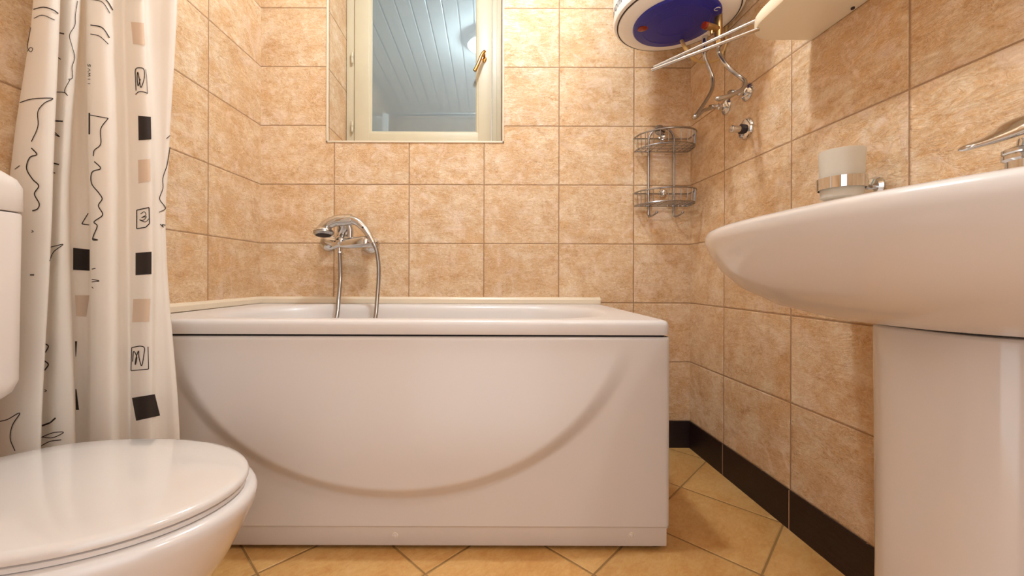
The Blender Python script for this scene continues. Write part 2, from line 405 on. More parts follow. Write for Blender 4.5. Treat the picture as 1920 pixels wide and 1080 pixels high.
box(bm, xs0, xg0-sb, yf, YW+.03, WZ0+.05, WZ1-.055, .003); box(bm, xg1+sb, xs1, yf, YW+.03, WZ0+.05, WZ1-.055, .003)
box(bm, xs0+.02, xs1-.02, yf+.001, YW+.03, WZ0+.05, zg-sb, .003); box(bm, xs0+.02, xs1-.02, yf+.001, YW+.03, 2.20, WZ1-.055, .003)
sash = obj('sash', bm, M_CREAM, win)
# sloping bead round the pane
bm = bmesh.new()
R = []
for off, y in ((-sb-.001, yf+.003), (-sb*.6, yf+.004), (0, yf+.012), (0, yf+.024), (-sb, yf+.024)):
    R.append([Vector((xg0+off, y, zg+off)), Vector((xg1-off, y, zg+off)), Vector((xg1-off, y, 2.20-off)), Vector((xg0+off, y, 2.20-off))])
loft(bm, R, cap=(False, False)); obj('glazing_bead', bm, M_CREAM, win, sharp=10)
obj('pane', nbox(xg0-.006, xg1+.006, yf+.014, yf+.020, zg-.006, 2.206), M_PANE, win, flat=True)
for k, py in enumerate((108, 237)):
    c = at(660.5, py, yf)
    h = obj('hinge', nlathe([(.0035, -.030), (.005, -.028), (.006, -.024), (.006, -.002), (.0045, 0), (.006, .002), (.006, .022), (.003, .026)], c+Vector((0, -.002, 0)), (0, 0, 1), 14), M_CREAM, win)
# brass handle
p0 = at(908, 104, yf)
bm = bmesh.new()
ring = []
for y, s in ((0, 1), (-.006, 1), (-.009, .8)):
    ring.append([p0+Vector((math.cos(a)*.013*s, y, -.006+math.sin(a)*.030*s)) for a in [2*PI*i/24 for i in range(24)]])
loft(bm, ring); tube(bm, [p0+Vector((0, 0, 0)), p0+Vector((0, -.030, .0))], .008, 12)
hp = catmull([p0+Vector((0, -.034, -.002)), at(908, 97, yf-.038), at(903, 104, yf-.042), at(896, 121, yf-.045), at(890, 133, yf-.045)], 6)
tube(bm, hp, [.0075+.002*math.sin(i*.5)*0+.0015*(i/len(hp)) for i in range(len(hp))], 14)
obj('handle', bm, M_BRASS, win)

# ------------------------------------------------------------------ bathtub
ZR = 0.632; YF = 1.085; TX0, TX1 = -1.003, 0.4975; TYB = YB-0.0015
tub = thing('bathtub', 'long white acrylic bathtub with curved relief on its front panel, standing along the back wall', 'bathtub', (-.25, 1.42, 0))
rings = []
def outer(i, z, r=.02): return rrect(TX0+i, TX1-i, YF+i, TYB-i*.2, r, z)
rings += [outer(.012, ZR-.0405), outer(.001, ZR-.040), outer(0, ZR-.036), outer(0, ZR-.014), outer(.0015, ZR-.008), outer(.005, ZR-.003), outer(.012, ZR-.0005, .02), outer(.02, ZR, .02)]
def inner(d, z, r): return rrect(-0.90+d*1.4, 0.385-d*1.1, 1.145+d*.8, 1.690-d*.8, r, z)
rings += [inner(-.022, ZR, .24), inner(-.010, ZR-.001, .235), inner(0, ZR-.006, .23), inner(.008, ZR-.016, .225), inner(.014, ZR-.03, .22), inner(.030, ZR-.14, .21), inner(.055, .34, .20), inner(.09, .25, .17), inner(.14, .22, .12)]
obj('tub_shell', loft(bmesh.new(), rings, cap=(False, True)), M_ACRYL, tub, sharp=60)
# front panel with the big arc relief
def panel_y(x, z):
    px = VX + x*F/YF; py = VY + (H-z)*F/YF
    dx = (px-745)/460; dy = (py-560)/374
    r = math.sqrt(dx*dx+dy*dy)
    ang = smooth(640, 760, py)                      # relief dies out towards the top
    A = 0.034*smooth(610, 870, py)
    k = 1-smooth(0.925, 1.015, r)
    return YF+0.004 - A*k
ZP0, ZP1 = 0.070, ZR-0.046
bm = bmesh.new(); nx, nz = 260, 120
G = []
for j in range(nz+1):
    z = ZP0+(ZP1-ZP0)*j/nz; row = []
    for i in range(nx+1):
        x = TX0+.004+(TX1-.001-TX0-.004)*i/nx; e = 0
        e = max(0, (0.008-(ZP1-z))/0.008)**2*.006 + max(0, (0.008-(TX1-.001-x))/0.008)**2*.006
        row.append(bm.verts.new((x, panel_y(x, z)+e, z)))
    G.append(row)
for j in range(nz):
    for i in range(nx): bm.faces.new((G[j][i], G[j][i+1], G[j+1][i+1], G[j+1][i]))
# turned edges: bottom step, plinth, right side
pr = [(ZP0, YF+.004), (ZP0-.004, YF+.0085), (ZP0-.008, YF+.0095), (.016, YF+.0095), (.012, YF+.0125), (.012, YF+.03)]
loft(bm, [[Vector((TX0+.004+(0 if k < 2 else 0), y, z)), Vector((TX1-.001-(0 if k < 2 else .006), y, z))] for k, (z, y) in enumerate(pr)], cap=(False, False), closed=False)
loft(bm, [[Vector((TX1-.001, YF+.014, z)), Vector((TX1-.001, YF+.06, z))] for z in (ZP0, ZP1)], cap=(False, False), closed=False)
loft(bm, [[Vector((TX1-.007, YF+.0135, z)), Vector((TX1-.007, YF+.06, z))] for z in (.014, ZP0-.006)], cap=(False, False), closed=False)
loft(bm, [[Vector((TX0+.004, YF+.014, z)), Vector((TX1-.001, YF+.014, z)), Vector((TX1-.001, YF+.03, z))] for z in (ZP1, ZP1)], cap=(False, False), closed=False)
obj('front_panel', bm, M_ACRYL, tub, sharp=50)
obj('side_panel', nbox(TX1-.016, TX1-.009, YF+.062, TYB-.01, .012, ZR-.042, .001), M_ACRYL, tub)
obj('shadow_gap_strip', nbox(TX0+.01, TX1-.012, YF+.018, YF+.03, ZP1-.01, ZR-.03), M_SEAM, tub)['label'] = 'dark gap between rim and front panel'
for px in (741, 1184, 310):
    obj('screw_cap', nlathe([(.0062, .001), (.0062, -.002), (.005, -.004), (.002, -.005)], at(px, 1003.5, YF+.0095), (0, 1, 0), 20, cap=(True, True)), M_WHITE, tub)
    obj('screw_ring', nlathe([(.0062, .001), (.0078, .001), (.0078, -.0006), (.0062, -.0006)], at(px, 1003.5, YF+.0095), (0, 1, 0), 20, cap=(False, False)), M_SHELF, tub)
for px in (1222, 520):
    c = at(px, 1027, YF+.05)
    obj('foot', nlathe([(.022, 0), (.022, .006), (.014, .010), (.008, .012), (.008, .24)], (c.x, YF+.05, 0), (0, 0, 1), 18), M_BLACK, tub)

# ------------------------------------------------------------------ shower mixer on the back wall
mx = thing('shower_mixer', 'chrome shower mixer with hand shower on its cradle, on the wall above the bathtub', 'faucet', at(655, 455, 1.72))
yb = 1.700
bm = bmesh.new()
for px, py in ((616, 456), (696, 460)):
    c = at(px, py, YB)
    o = obj('wall_flange', nlathe([(.038, 0), (.038, .004), (.034, .012), (.019, .022), (.014, .026), (.014, .05)], c, (0, -1, 0), 32), M_CHROME, mx)
bp = catmull([at(612, 450, yb), at(626, 454, yb), at(645, 456, yb), at(668, 455, yb), at(690, 457, yb), at(700, 457, yb)], 5)
bm = ntube(bp, [.010 + .013*math.sin(PI*min(1, max(0, .12+.76*i/(len(bp)-1)))) for i in range(len(bp))], 20)
tube(bm, [at(636, 458, yb), at(637, 472, yb)], [.016, .011], 16)
tube(bm, [at(637, 468, yb), at(637, 474, yb)], .0105, 8)
obj('mixer_body', bm, M_CHROME, mx)
# lever in front: a broad rounded paddle
lq = [at(624, 462, 1.655), at(636, 455, 1.650), at(650, 456, 1.640), at(666, 455, 1.632), at(684, 453, 1.628), at(697, 454, 1.632)]
lw = [.014, .020, .021, .023, .024, .014]
lp = catmull(lq, 6)
def lrad(i):
    t = i/6; k = min(int(t), 4); f = smooth(0, 1, t-k); return lw[k]+(lw[k+1]-lw[k])*f
bm = ntube(lp, [lrad(i) for i in range(len(lp))], 20, flat=(1, .55))
lathe(bm, [(.002, -.022), (.012, -.020), (.021, -.011), (.024, 0), (.024, .03)], at(640, 452, 1.655), (0, 1, 0), 28)
obj('lever', bm, M_CHROME, mx)
# cradle
bm = ntube(catmull([at(636, 462, 1.69), at(638, 448, 1.685), at(643, 434, 1.672), at(647, 420, 1.66)], 4), [.020, .019, .018, .018, .020, .021, .020, .021, .024, .026, .027, .028, .028], 18, flat=(1, 1.15))
tube(bm, [at(630, 414, 1.622), at(660, 412, 1.622)], .0235, 20)
tube(bm, catmull([at(653, 418, 1.63), at(657, 430, 1.635), at(657, 445, 1.64)], 4), [.013]*9, 12)
obj('cradle', bm, M_CHROME, mx)
# hand shower
ys = 1.618
hq = [at(592, 434, ys), at(602, 428, ys), at(616, 420, ys), at(632, 413.5, ys), at(650, 411, ys), at(668, 415, ys), at(682, 427, ys), at(692, 441, ys)]
hr = [.006, .016, .022, .0215, .0185, .017, .015, .013]
hp = catmull(hq, 6); n = len(hp)
def rad(i):
    t = i/6; k = min(int(t), 6); return hr[k]+(hr[k+1]-hr[k])*(t-k)
bm = ntube(hp, [rad(i) for i in range(n)], 20)
obj('hand_shower', bm, M_CHROME, mx)
ax = Vector((.05, -.16, -1)).normalized(); hc = at(606.5, 434, ys)
obj('spray_head', nlathe([(.004, -.022), (.020, -.018), (.033, -.009), (.038, -.002), (.039, .002)], hc, ax, 36), M_CHROME, mx)
obj('spray_ring', nlathe([(.0392, .0035), (.0395, .008), (.037, .012), (.033, .016)], hc, ax, 36), M_STEEL, mx)
obj('ring_groove', nlathe([(.0375, .001), (.0375, .005)], hc, ax, 36), M_SEAM, mx)['label'] = 'dark groove above the spray ring'
sf = obj('spray_face', nlathe([(.031, .0155), (.028, .018), (.010, .019)], hc, ax, 36), M_SEAM, mx); sf['label'] = 'dark perforated spray face'
obj('button', nlathe([(.0045, 0), (.004, .003)], hp[int(n*.86)]+Vector((0, -.012, 0)), (0, -1, 0), 14), M_BLACK, mx)['label'] = 'small black dot on the handle'
obj('hose_nut', ntube([at(692, 440, ys), at(700, 455, ys)], [.0120, .0105], 16), M_CHROME, mx)
# ribbed hose dipping into the tub and back
path = catmull([at(698, 452, ys), at(706, 470, ys), at(710, 500, ys), at(709.5, 530, ys), at(707, 562, ys-.02), at(703.5, 597, ys-.05),
                Vector((-.46, 1.53, .47)), Vector((-.50, 1.50, .41)), Vector((-.57, 1.50, .40)), Vector((-.61, 1.52, .46)),
                at(631, 597, 1.60), at(635, 560, 1.65), at(638, 520, 1.69), at(637, 472, yb)], 28)
bm = ntube(path, [.0088 if i % 2 else .0072 for i in range(len(path))], 10)
obj('shower_hose', bm, M_WIRE, mx, sharp=180)

# ------------------------------------------------------------------ wire corner caddy
cad = thing('wire_caddy', 'two-tier chrome wire shower caddy with hooks, on the back wall in the right corner', 'shower caddy', at(1245, 320, YB-.01))
def tier(zr, zb, name):
    xl, xr = at(1188.5, 260, YB-.012).x, at(1293, 260, YB-.02).x
    def curve(z, shr=0.0, n=28):
        pts = []
        for i in range(n+1):
            a = PI*i/n
            c, s_ = math.cos(a), math.sin(a)
            x = (xl+xr)/2+.012-.5*(xr-xl)*c*(1-shr) ; x = (xl+xr)/2 - .5*(xr-xl-shr)*math.copysign(abs(c)**.72, c)
            y = YB-.012-(.135-shr)*abs(s_)**.62*(1 - .30*max(0, c)**1.0)
            pts.append(Vector((x, y, z)))
        return pts
    top = curve(zr); bot = curve(zb, .006)
    t = bpy.data.objects.new(name, None)
    bm = bmesh.new()
    tube(bm, top, .0034, 10); tube(bm, [top[0], top[-1]], .003, 8)
    o = obj('basket', bm, M_WIRE, cad)
    bm = bmesh.new(); tube(bm, bot, .0026, 8); tube(bm, [bot[0], bot[-1]], .0028, 8)
    for k in range(1, 15):
        i = int(round(k*28/15)); j = i
        a, b = top[i], bot[i]
        tube(bm, [a, b+Vector((0, 0, .004)), b+Vector((0, .006, 0)), Vector((b.x, YB-.012, zb))], .0014, 6)
    for d in (.02, .04, .06, .08, .10, .12):
        ys_ = YB-.012-d; xs_ = [p.x for p in bot if p.y < ys_]
        if xs_: tube(bm, [Vector((min(xs_), ys_, zb+.002)), Vector((max(xs_), ys_, zb+.002))], .0014, 6)
    wb = obj('wire_grid', bm, M_WIRE, o); 
tier(1.357, 1.300, 'a'); tier(1.116, 1.062, 'b')
bm = bmesh.new()
xa, xb = at(1218.5, 300, YB-.03).x, at(1266.5, 300, YB-.03).x; yr = YB-.016
zt = at(1240, 240, yr).z; zb_ = at(1220, 403, yr).z
arch = [Vector((xa, yr, zb_)), Vector((xa, yr, 1.2)), Vector((xa, yr, zt-.055))]
arch += [Vector(((xa+xb)/2-math.cos(a)*(xb-xa)/2, yr-.006*math.sin(a), zt-.055+math.sin(a)*.055)) for a in [PI*i/12 for i in range(1, 12)]]
arch += [Vector((xb, yr, zt-.055)), Vector((xb, yr, 1.2)), Vector((xb, yr, zb_))]
tube(bm, arch, .0046, 10); obj('hanger_frame', bm, M_WIRE, cad)
for xx in (xa, xb):
    hk = catmull([Vector((xx, yr, zb_)), Vector((xx+.002, yr-.006, zb_-.008)), Vector((xx+.012, yr-.025, zb_-.004)), Vector((xx+.022, yr-.036, zb_+.006))], 5)
    bm = ntube(hk, .0038, 10); lathe(bm, [(.001, -.0055), (.004, -.004), (.0055, 0), (.004, .004), (.001, .0055)], hk[-1], (0, 1, 0), 12)
    obj('hook', bm, M_WIRE, cad)
for py in (261, 363):
    obj('fixing_knob', nlathe([(.016, 0), (.016, .004), (.007, .006), (.007, .014), (.012, .018), (.014, .025), (.011, .032), (.003, .035)], at(1241, py, YB), (0, -1, 0), 24), M_CHROME, cad)
obj('suction_disc', nlathe([(.024, 0), (.022, .003), (.010, .005)], Vector(((xa+xb)/2, YB, zt-.004)), (0, -1, 0), 24), M_WIRE, cad)

# ------------------------------------------------------------------ water heater
HX, HY, HR = 0.668, 1.425, 0.214
wh = thing('water_heater', 'white cylindrical water heater with dark blue bottom cover, high in the right corner', 'water heater', (HX, HY, 1.66))
ax = (0, 0, 1)
bm = nlathe([(HR-.012, 1.672), (HR-.004, 1.676), (HR, 1.686), (HR, 2.25), (HR-.03, 2.29), (.05, 2.31)], (HX, HY, 0), ax, 96)
obj('tank', bm, M_HEATER, wh)
bm = nlathe([(HR-.016, 1.678), (HR-.0125, 1.673), (HR-.0128, 1.669), (HR-.016, 1.669)], (HX, HY, 0), ax, 96, cap=(False, False))
obj('seam', bm, M_SEAM, wh)['label'] = 'thin dark seam round the bottom'
bm = nlathe([(HR-.0165, 1.674), (HR-.0175, 1.668), (HR-.03, 1.661), (.17, 1.656), (.146, 1.653), (.02, 1.653)], (HX, HY, 0), ax, 96)
obj('bottom_cap', bm, M_HEATER, wh)
BX, BY = HX-.006, HY-.008
bm = nlathe([(.143, 1.6535), (.143, 1.650), (.139, 1.646), (.110, 1.6425), (.1085, 1.6432), (.107, 1.6425), (.060, 1.641), (.0585, 1.6418), (.057, 1.641), (.01, 1.6405)], (BX, BY, 0), ax, 96)
bc = obj('blue_cover', bm, M_BLUE, wh, sharp=20)
def under(px, py, z): # point on the level plane z seen at the pixel
    return at(px, py, (z-H)*F/(VY-(py-ROLL*(px-VX))))
c = under(1205, 53, 1.645)
obj('indicator_lamp', nlathe([(.017, .003), (.017, -.003), (.013, -.005), (.002, -.006)], c, (0, 0, 1), 24), M_RED, bc)
c = under(1345, 14, 1.646)
bm = nlathe([(.011, .003), (.011, -.004), (.008, -.005)], c, (0, 0, 1), 24); obj('knob', bm, M_BLUE, bc)
bm = ntube([c+Vector((math.cos(a)*.0085, math.sin(a)*.0085, -.005)) for a in [PI*.3+PI*1.5*i/16 for i in range(17)]], .0013, 6); obj('dial_mark', bm, M_WHITE, bc)
# lettering wrapped on the tank side
def text_on_cyl(txt, z0, size, a0, cx, cy, r, mt, parent, name):
    cu = bpy.data.curves.new(name, 'FONT'); cu.body = txt; cu.size = size; cu.extrude = 0.0
    to = bpy.data.objects.new(name, cu); C.objects.link(to)
    dg = bpy.context.evaluated_depsgraph_get(); dg.update()
    me = bpy.data.meshes.new_from_object(to.evaluated_get(dg)); bpy.data.objects.remove(to)
    bm = bmesh.new(); bm.from_mesh(me)
    bmesh.ops.subdivide_edges(bm, edges=bm.edges[:], cuts=1)
    for v in bm.verts:
        a = a0+v.co.x/r; v.co = Vector((cx+(r+.0008)*math.cos(a), cy+(r+.0008)*math.sin(a), z0+v.co.y))
    return obj(name, bm, mt, parent, flat=True)
text_on_cyl('aroni', 1.700, 0.048, math.radians(166), HX, HY, HR, M_LETTER, wh, 'lettering')
# safety valve and nipples
v0 = under(1347, 34, 1.64)
bm = bmesh.new(); tube(bm, [Vector((v0.x, v0.y, 1.665)), Vector((v0.x, v0.y, 1.60)), Vector((v0.x, v0.y, 1.545))], [.012, .013, .010], 14)
tube(bm, [Vector((v0.x, v0.y, 1.558)), Vector((v0.x, v0.y, 1.545))], .0145, 6)
tube(bm, [Vector((v0.x, v0.y, 1.600)), Vector((v0.x-.034, v0.y-.015, 1.600)), Vector((v0.x-.055, v0.y-.022, 1.600))], [.011, .0115, .012], 14)
tube(bm, [Vector((v0.x-.03, v0.y-.012, 1.594)), Vector((v0.x-.03, v0.y-.012, 1.578))], .005, 10)
sv = obj('safety_valve', bm, M_OLDBRASS, wh)
obj('valve_cap', ntube([Vector((v0.x-.055, v0.y-.022, 1.600)), Vector((v0.x-.064, v0.y-.0255, 1.600))], [.0125, .011], 14), M_RED, sv)
n0 = Vector((0.640, HY+.065, 1.55))
n0 = at(1322, 84, 1.50)
bm = ntube([n0+Vector((0, 0, .11)), n0], .011, 14); obj('outlet_pipe', bm, M_CHROME, wh)
# power cable
cb = [under(1278, 76, 1.643), at(1285, 90, 1.44), at(1298, 108, 1.46), at(1318, 117, 1.50), at(1345, 112, 1.53), at(1366, 98, 1.52), at(1372, 80, 1.50), at(1371, 55, 1.50), at(1370, 35, 1.50)]
cb = [Vector((min(p.x, XR(p.y)-.006), p.y, p.z)) for p in cb]
obj('power_cable', ntube(catmull(cb, 8), [.0062 if i < 20 else .0045 for i in range(len(catmull(cb, 8)))], 12), M_CABLE, wh)

# ------------------------------------------------------------------ braided hoses and wall fittings
def braided(pts, r=.0068):
    q = catmull(pts, 14); return ntube(q, [r if i % 2 else r*.9 for i in range(len(q))], 12)
def wallpt(px, py):
    y = 1.4
    for _ in range(20): y = XR(y)*F/((px+ROLL*(py-VY))-VX)
    return at(px, py, y)
def fitting(px, py, parent, r=.030):
    c = wallpt(px, py)
    obj('wall_flange', nlathe([(r, 0), (r, .003), (r*.75, .010), (r*.4, .013)], c, (-1, 0, 0), 28), M_CHROME, parent)
    obj('nut', nlathe([(.010, .008), (.0125, .016), (.0125, .030), (.009, .033), (.009, .052)], c, (-1, 0, 0), 6), M_CHROME, parent)
    return c
h1 = thing('water_hose', 'braided steel hose from safety valve to wall outlet, right one of two under the heater', 'hose', wallpt(1402, 173), 'braided hoses under the water heater')
c1 = fitting(1402, 173, h1)
v1 = Vector((v0.x, v0.y, 1.545))
obj('braided_tube', braided([v1, at(1348, 100, v0.y+.02), at(1364, 124, 1.36), at(1386, 143, 1.36), at(1397, 153, 1.34), at(1393, 166, 1.32), at(1376, 176, 1.30), at(1355, 183, 1.27), at(1345, 185, 1.265), at(1350, 186, 1.29), at(1366, 181, 1.33), c1+Vector((-.062, 0, 0)), c1+Vector((-.050, 0, 0))]), M_STEEL, h1, sharp=180)
h2 = thing('water_hose', 'braided steel hose from heater outlet to wall, left one nearer the corner', 'hose', wallpt(1362, 200), 'braided hoses under the water heater')
c2 = fitting(1362, 200, h2)
obj('braided_tube', braided([n0, at(1321, 105, 1.50), at(1330, 128, 1.51), at(1336, 147, 1.51), at(1335, 167, 1.49), at(1325, 187, 1.46), at(1311, 208, 1.42), at(1303, 219, 1.40), at(1306, 219, 1.43), at(1318, 208, 1.46), at(1332, 203, 1.48), c2+Vector((-.060, 0, 0)), c2+Vector((-.050, 0, 0))]), M_STEEL, h2, sharp=180)
sv_ = thing('stop_valve', 'chrome stop valve with round flange on the right wall, below the hose outlets', 'valve', wallpt(1401, 242))
c3 = wallpt(1400, 242)
obj('wall_flange', nlathe([(.037, 0), (.037, .002), (.033, .008), (.022, .011)], c3, (-1, 0, 0), 36), M_CHROME, sv_)
obj('collar', nlathe([(.016, .010), (.0165, .022)], c3, (-1, 0, 0), 24), M_SEAM, sv_)['label'] = 'dark inner collar'
obj('stem', nlathe([(.0115, .015), (.0115, .044), (.0125, .045), (.0125, .052), (.010, .054)], c3, (-1, 0, 0), 24), M_CHROME, sv_)

# ------------------------------------------------------------------ plastic shelf with towel bars
zs = 1.412
sh = thing('wall_shelf', 'cream plastic shelf with two chrome towel bars, on the right wall beside the water heater', 'shelf', (.80, .9, zs))
xf, ye = 0.703, 1.118
out = []
for i in range(13):
    a = PI/2*i/12; out.append((xf+.075-.075*math.sin(a) if False else xf+.075*(1-math.cos(a)), ye-.09+.09*math.sin(a)))
out = [(xf, .50)] + out + [(XR(ye)-.001, ye), (XR(.5)-.001, .50)]
def ofs(d, z):
    cx, cy = .80, .81
    return [Vector((x+(d if x < .85 else 0), y-(d if y > 1.0 else 0) if y > .6 else y+d, z)) for x, y in out]
obj('shelf_board', loft(bmesh.new(), [ofs(.006, zs), ofs(.002, zs+.001), ofs(0, zs+.005), ofs(0, zs+.028), ofs(.003, zs+.033)]), M_SHELF, sh)
b1 = [at(1440, 28, 1.055), at(1225, 126.5, 1.32)]; b2 = [at(1440, 49, 1.05), at(1221.5, 131.5, 1.28)]
b1 = [at(1432, 31, 1.07), at(1225, 126.5, 1.32)]
for bb in ((at(1426, 35, 1.065), at(1226, 126, 1.30)), (at(1424, 54, 1.062), at(1222, 131.5, 1.275))):
    obj('towel_bar', ntube([bb[0], bb[1]], .0048, 14), M_CHROME, sh)
obj('wall_plug', nlathe([(.004, 0), (.004, -.004)], Vector((under(1599, 14, zs).x, under(1599, 14, zs).y, zs)), (0, 0, 1), 12), M_SEAM, sh)['label'] = 'small dark screw hole cover'

# ------------------------------------------------------------------ tumbler and its holder
tc_ = at(1578, 345, .925)
hd = thing('cup_holder', 'chrome ring holder fixed to the right wall above the washbasin', 'holder', wallpt(1640, 347))
zr_ = tc_.z
bm = nlathe([(.0435, -.013), (.0455, -.013), (.0455, .013), (.0435, .013)], tc_, (0, 0, 1), 48, cap=(False, False))
rg = bm.verts[:]
n = 48
vs = bm.verts; vs.ensure_lookup_table()
for k in range(n): bm.faces.new((vs[k], vs[(k+1) % n], vs[3*n+(k+1) % n], vs[3*n+k]))
obj('ring', bm, M_CHROME, hd)
cw = wallpt(1642, 351)
obj('arm', ntube([tc_+Vector((.044, -.004, -.006)), Vector((cw.x-.012, cw.y, cw.z))], .006, 12), M_CHROME, hd)
obj('wall_flange', nlathe([(.024, 0), (.024, .004), (.019, .011), (.008, .014)], cw, (-1, 0, 0), 32), M_CHROME, hd)
bm = nlathe([(.0425, 1.042), (.0405, .985), (.0385, .935), (.034, .932), (.034, .936), (.0365, .938), (.0385, .985), (.0400, 1.040)], (tc_.x, tc_.y, 0), (0, 0, 1), 48, cap=(False, False))
# base disc
bmesh.ops.contextual_create(bm, geom=[]) if False else None
vs = bm.verts; vs.ensure_lookup_table(); bm.faces.new([vs[3*48+k] for k in range(48)]); bm.faces.new([vs[4*48+k] for k in range(48)])
for k in range(48): bm.faces.new((vs[k], vs[(k+1) % 48], vs[7*48+(k+1) % 48], vs[7*48+k]))
tag(obj('tumbler', bm, M_FROST), 'frosted glass tumbler standing in the chrome ring holder above the washbasin', 'cup')

# ------------------------------------------------------------------ washbasin, pedestal, faucet
WBX, WBY = 0.895, 0.568   # back middle on the wall
def basin_ring(xfr, hw, z, cy=WBY, n=72, e=.80, yb_=None, flatb=0):
    """D-shaped ring: back on the wall, front bulging to xfr"""
    out = []
    L_ = WBX-xfr
    for i in range(n+1):
        a = PI*i/n; c, s_ = math.cos(a), math.sin(a)
        y = cy+hw*math.copysign(abs(c)**e, c); x = WBX-flatb-(L_-flatb)*abs(s_)**.62
        out.append(Vector((min(x, XR(y)-.002), y, z)))
    return out
ZB = .844
wb = thing('washbasin', 'white ceramic washbasin with rounded front, projecting from the right wall on its pedestal', 'washbasin', (WBX, WBY, ZB))
F0, HW = .402, .436
R = [(.60, .10, .678, 0), (.545, .20, .684, 0), (.495, .285, .700, 0), (.452, .35, .728, 0), (.425, .398, .762, 0), (.410, .422, .795, 0), (F0, HW, .818, 0), (F0+.001, HW-.002, .832, 0), (F0+.005, HW-.006, .839, 0), (F0+.013, HW-.014, .843, 0), (F0+.022, HW-.023, .844, 0)]
rings = [basin_ring(a, b, z) for a, b, z, _ in R]
def inn(xf_, xb_, hw, z, n=72):
    out = []
    for i in range(n+1):
        a = PI*i/n; c, s_ = math.cos(a), math.sin(a)
        out.append(Vector((xb_-(xb_-xf_)*abs(s_)**.75, WBY+hw*math.copysign(abs(c)**.8, c), z)))
    return out
rings += [inn(F0+.045, .725, .33, ZB-.001), inn(F0+.055, .72, .318, ZB-.012), inn(F0+.085, .71, .26, ZB-.07), inn(F0+.13, .69, .16, ZB-.115), inn(F0+.18, .67, .07, ZB-.125)]
obj('bowl', loft(bmesh.new(), rings), M_WHITE, wb, sharp=60)
obj('drain', nlathe([(.022, 0), (.022, .003), (.015, .004)], (.625, WBY, ZB-.125), (0, 0, 1), 24), M_CHROME, wb)
# pedestal column
ZPED = .6755
def ped(z, s):
    out = []; cx, cy = .706, .566; 
    for i in range(33):
        a = PI*i/32; c, s_ = math.cos(a), math.sin(a)
        out.append(Vector((cx-.10*s*abs(s_)**.55, cy+.102*s*math.copysign(abs(c)**.7, c), z)))
    out += [Vector((XR(cy)-.012, cy-.098*s*.9, z)), Vector((XR(cy)-.012, cy+.098*s*.9, z))]
    return out
bm = loft(bmesh.new(), [ped(0, 1.05), ped(.004, 1.06), ped(.03, 1.05), ped(.06, 1.0), ped(.30, .985), ped(.55, 1.0), ped(ZPED-.005, 1.01), ped(ZPED-.001, .995), ped(ZPED, .98)])
tag(obj('pedestal', bm, M_WHITE, sharp=50), 'tall white ceramic pedestal carrying the washbasin, standing on the floor by the right wall', 'pedestal')
# faucet
fc = thing('basin_faucet', 'chrome single-lever faucet standing on the back ledge of the washbasin', 'faucet', (.80, .55, ZB))
cx, cy = .750, .545
bm = nlathe([(.030, 0), (.030, .004), (.0235, .008), (.0235, .010)], (cx, cy, ZB-.001), (0, 0, 1), 36); obj('base_ring', bm, M_SEAM, fc)['label'] = 'dark base ring'
cz = at(1882, 302, cy).z
bm = nlathe([(.027, ZB+.006), (.029, .890), (.029, .911), (.0325, .914), (.0325, .919), (.031, .921), (.0325, .923), (.0325, .927), (.030, .929)], (cx, cy, 0), (0, 0, 1), 40)
tube(bm, catmull([(cx, cy, .872), (cx-.04, cy, .873), (cx-.085, cy, .866), (cx-.10, cy, .858)], 5), [.014]*16, 16)
obj('faucet_body', bm, M_CHROME, fc)
obj('neck', nlathe([(.020, .927), (.018, .942)], (cx, cy, 0), (0, 0, 1), 28), M_CHROME, fc)
lq = [(.785, cy, .968), (.755, cy, .966), (.725, cy, .956), (.700, cy, .944), (.675, cy, .934), (.652, cy, .9265), (.646, cy, .9255)]
lw = [.030, .033, .030, .021, .014, .010, .004]
lv = catmull(lq, 6)
def fr(i):
    t = i/6; k = min(int(t), 5); return lw[k]+(lw[k+1]-lw[k])*(t-k)
bm = ntube(lv, [fr(i) for i in range(len(lv))], 24, flat=(.42, 1.0))
obj('lever', bm, M_CHROME, fc)

# ------------------------------------------------------------------ toilet
TCX, TCY = -.67, .637
def egg(z, a_f, a_b, b, n=64, cx=TCX, cy=TCY):
    out = []
    for i in range(n):
        t_ = 2*PI*i/n; c, s_ = math.cos(t_), math.sin(t_)
        if c >= 0: x = cx+a_f*c; y = cy+b*s_
        else: x = cx+a_b*math.copysign(abs(c)**.75, c); y = cy+b*(math.copysign(abs(s_)**(.85), s_))
        out.append(Vector((x, y, z)))
    return out
to = thing('toilet', 'white ceramic toilet with closed lid, in the left foreground in front of the bathtub', 'toilet', (TCX, TCY, 0))
bm = loft(bmesh.new(), [egg(0, .12, .20, .105), egg(.02, .125, .20, .11), egg(.10, .13, .20, .115), egg(.17, .155, .21, .13), egg(.23, .200, .22, .152), egg(.29, .242, .23, .172), egg(.34, .268, .24, .186), egg(.370, .281, .24, .1925), egg(.384, .283, .24, .194), egg(.391, .279, .238, .191), egg(.394, .270, .235, .184)])
obj('bowl', bm, M_WHITE, to, sharp=60)
bm = loft(bmesh.new(), [egg(.3945, .262, .235, .176), egg(.396, .266, .236, .179), egg(.402, .266, .236, .179), egg(.4035, .262, .235, .176)])
obj('seat', bm, M_SEAT, to, sharp=50)
bm = loft(bmesh.new(), [egg(.4045, .264, .237, .177), egg(.406, .269, .239, .181), egg(.412, .270, .240, .182), egg(.417, .266, .238, .179), egg(.4195, .255, .23, .170), egg(.4225, .20, .18, .13), egg(.424, .10, .09, .065), egg(.4243, .02, .02, .015)])
obj('lid', bm, M_SEAT, to, sharp=60)

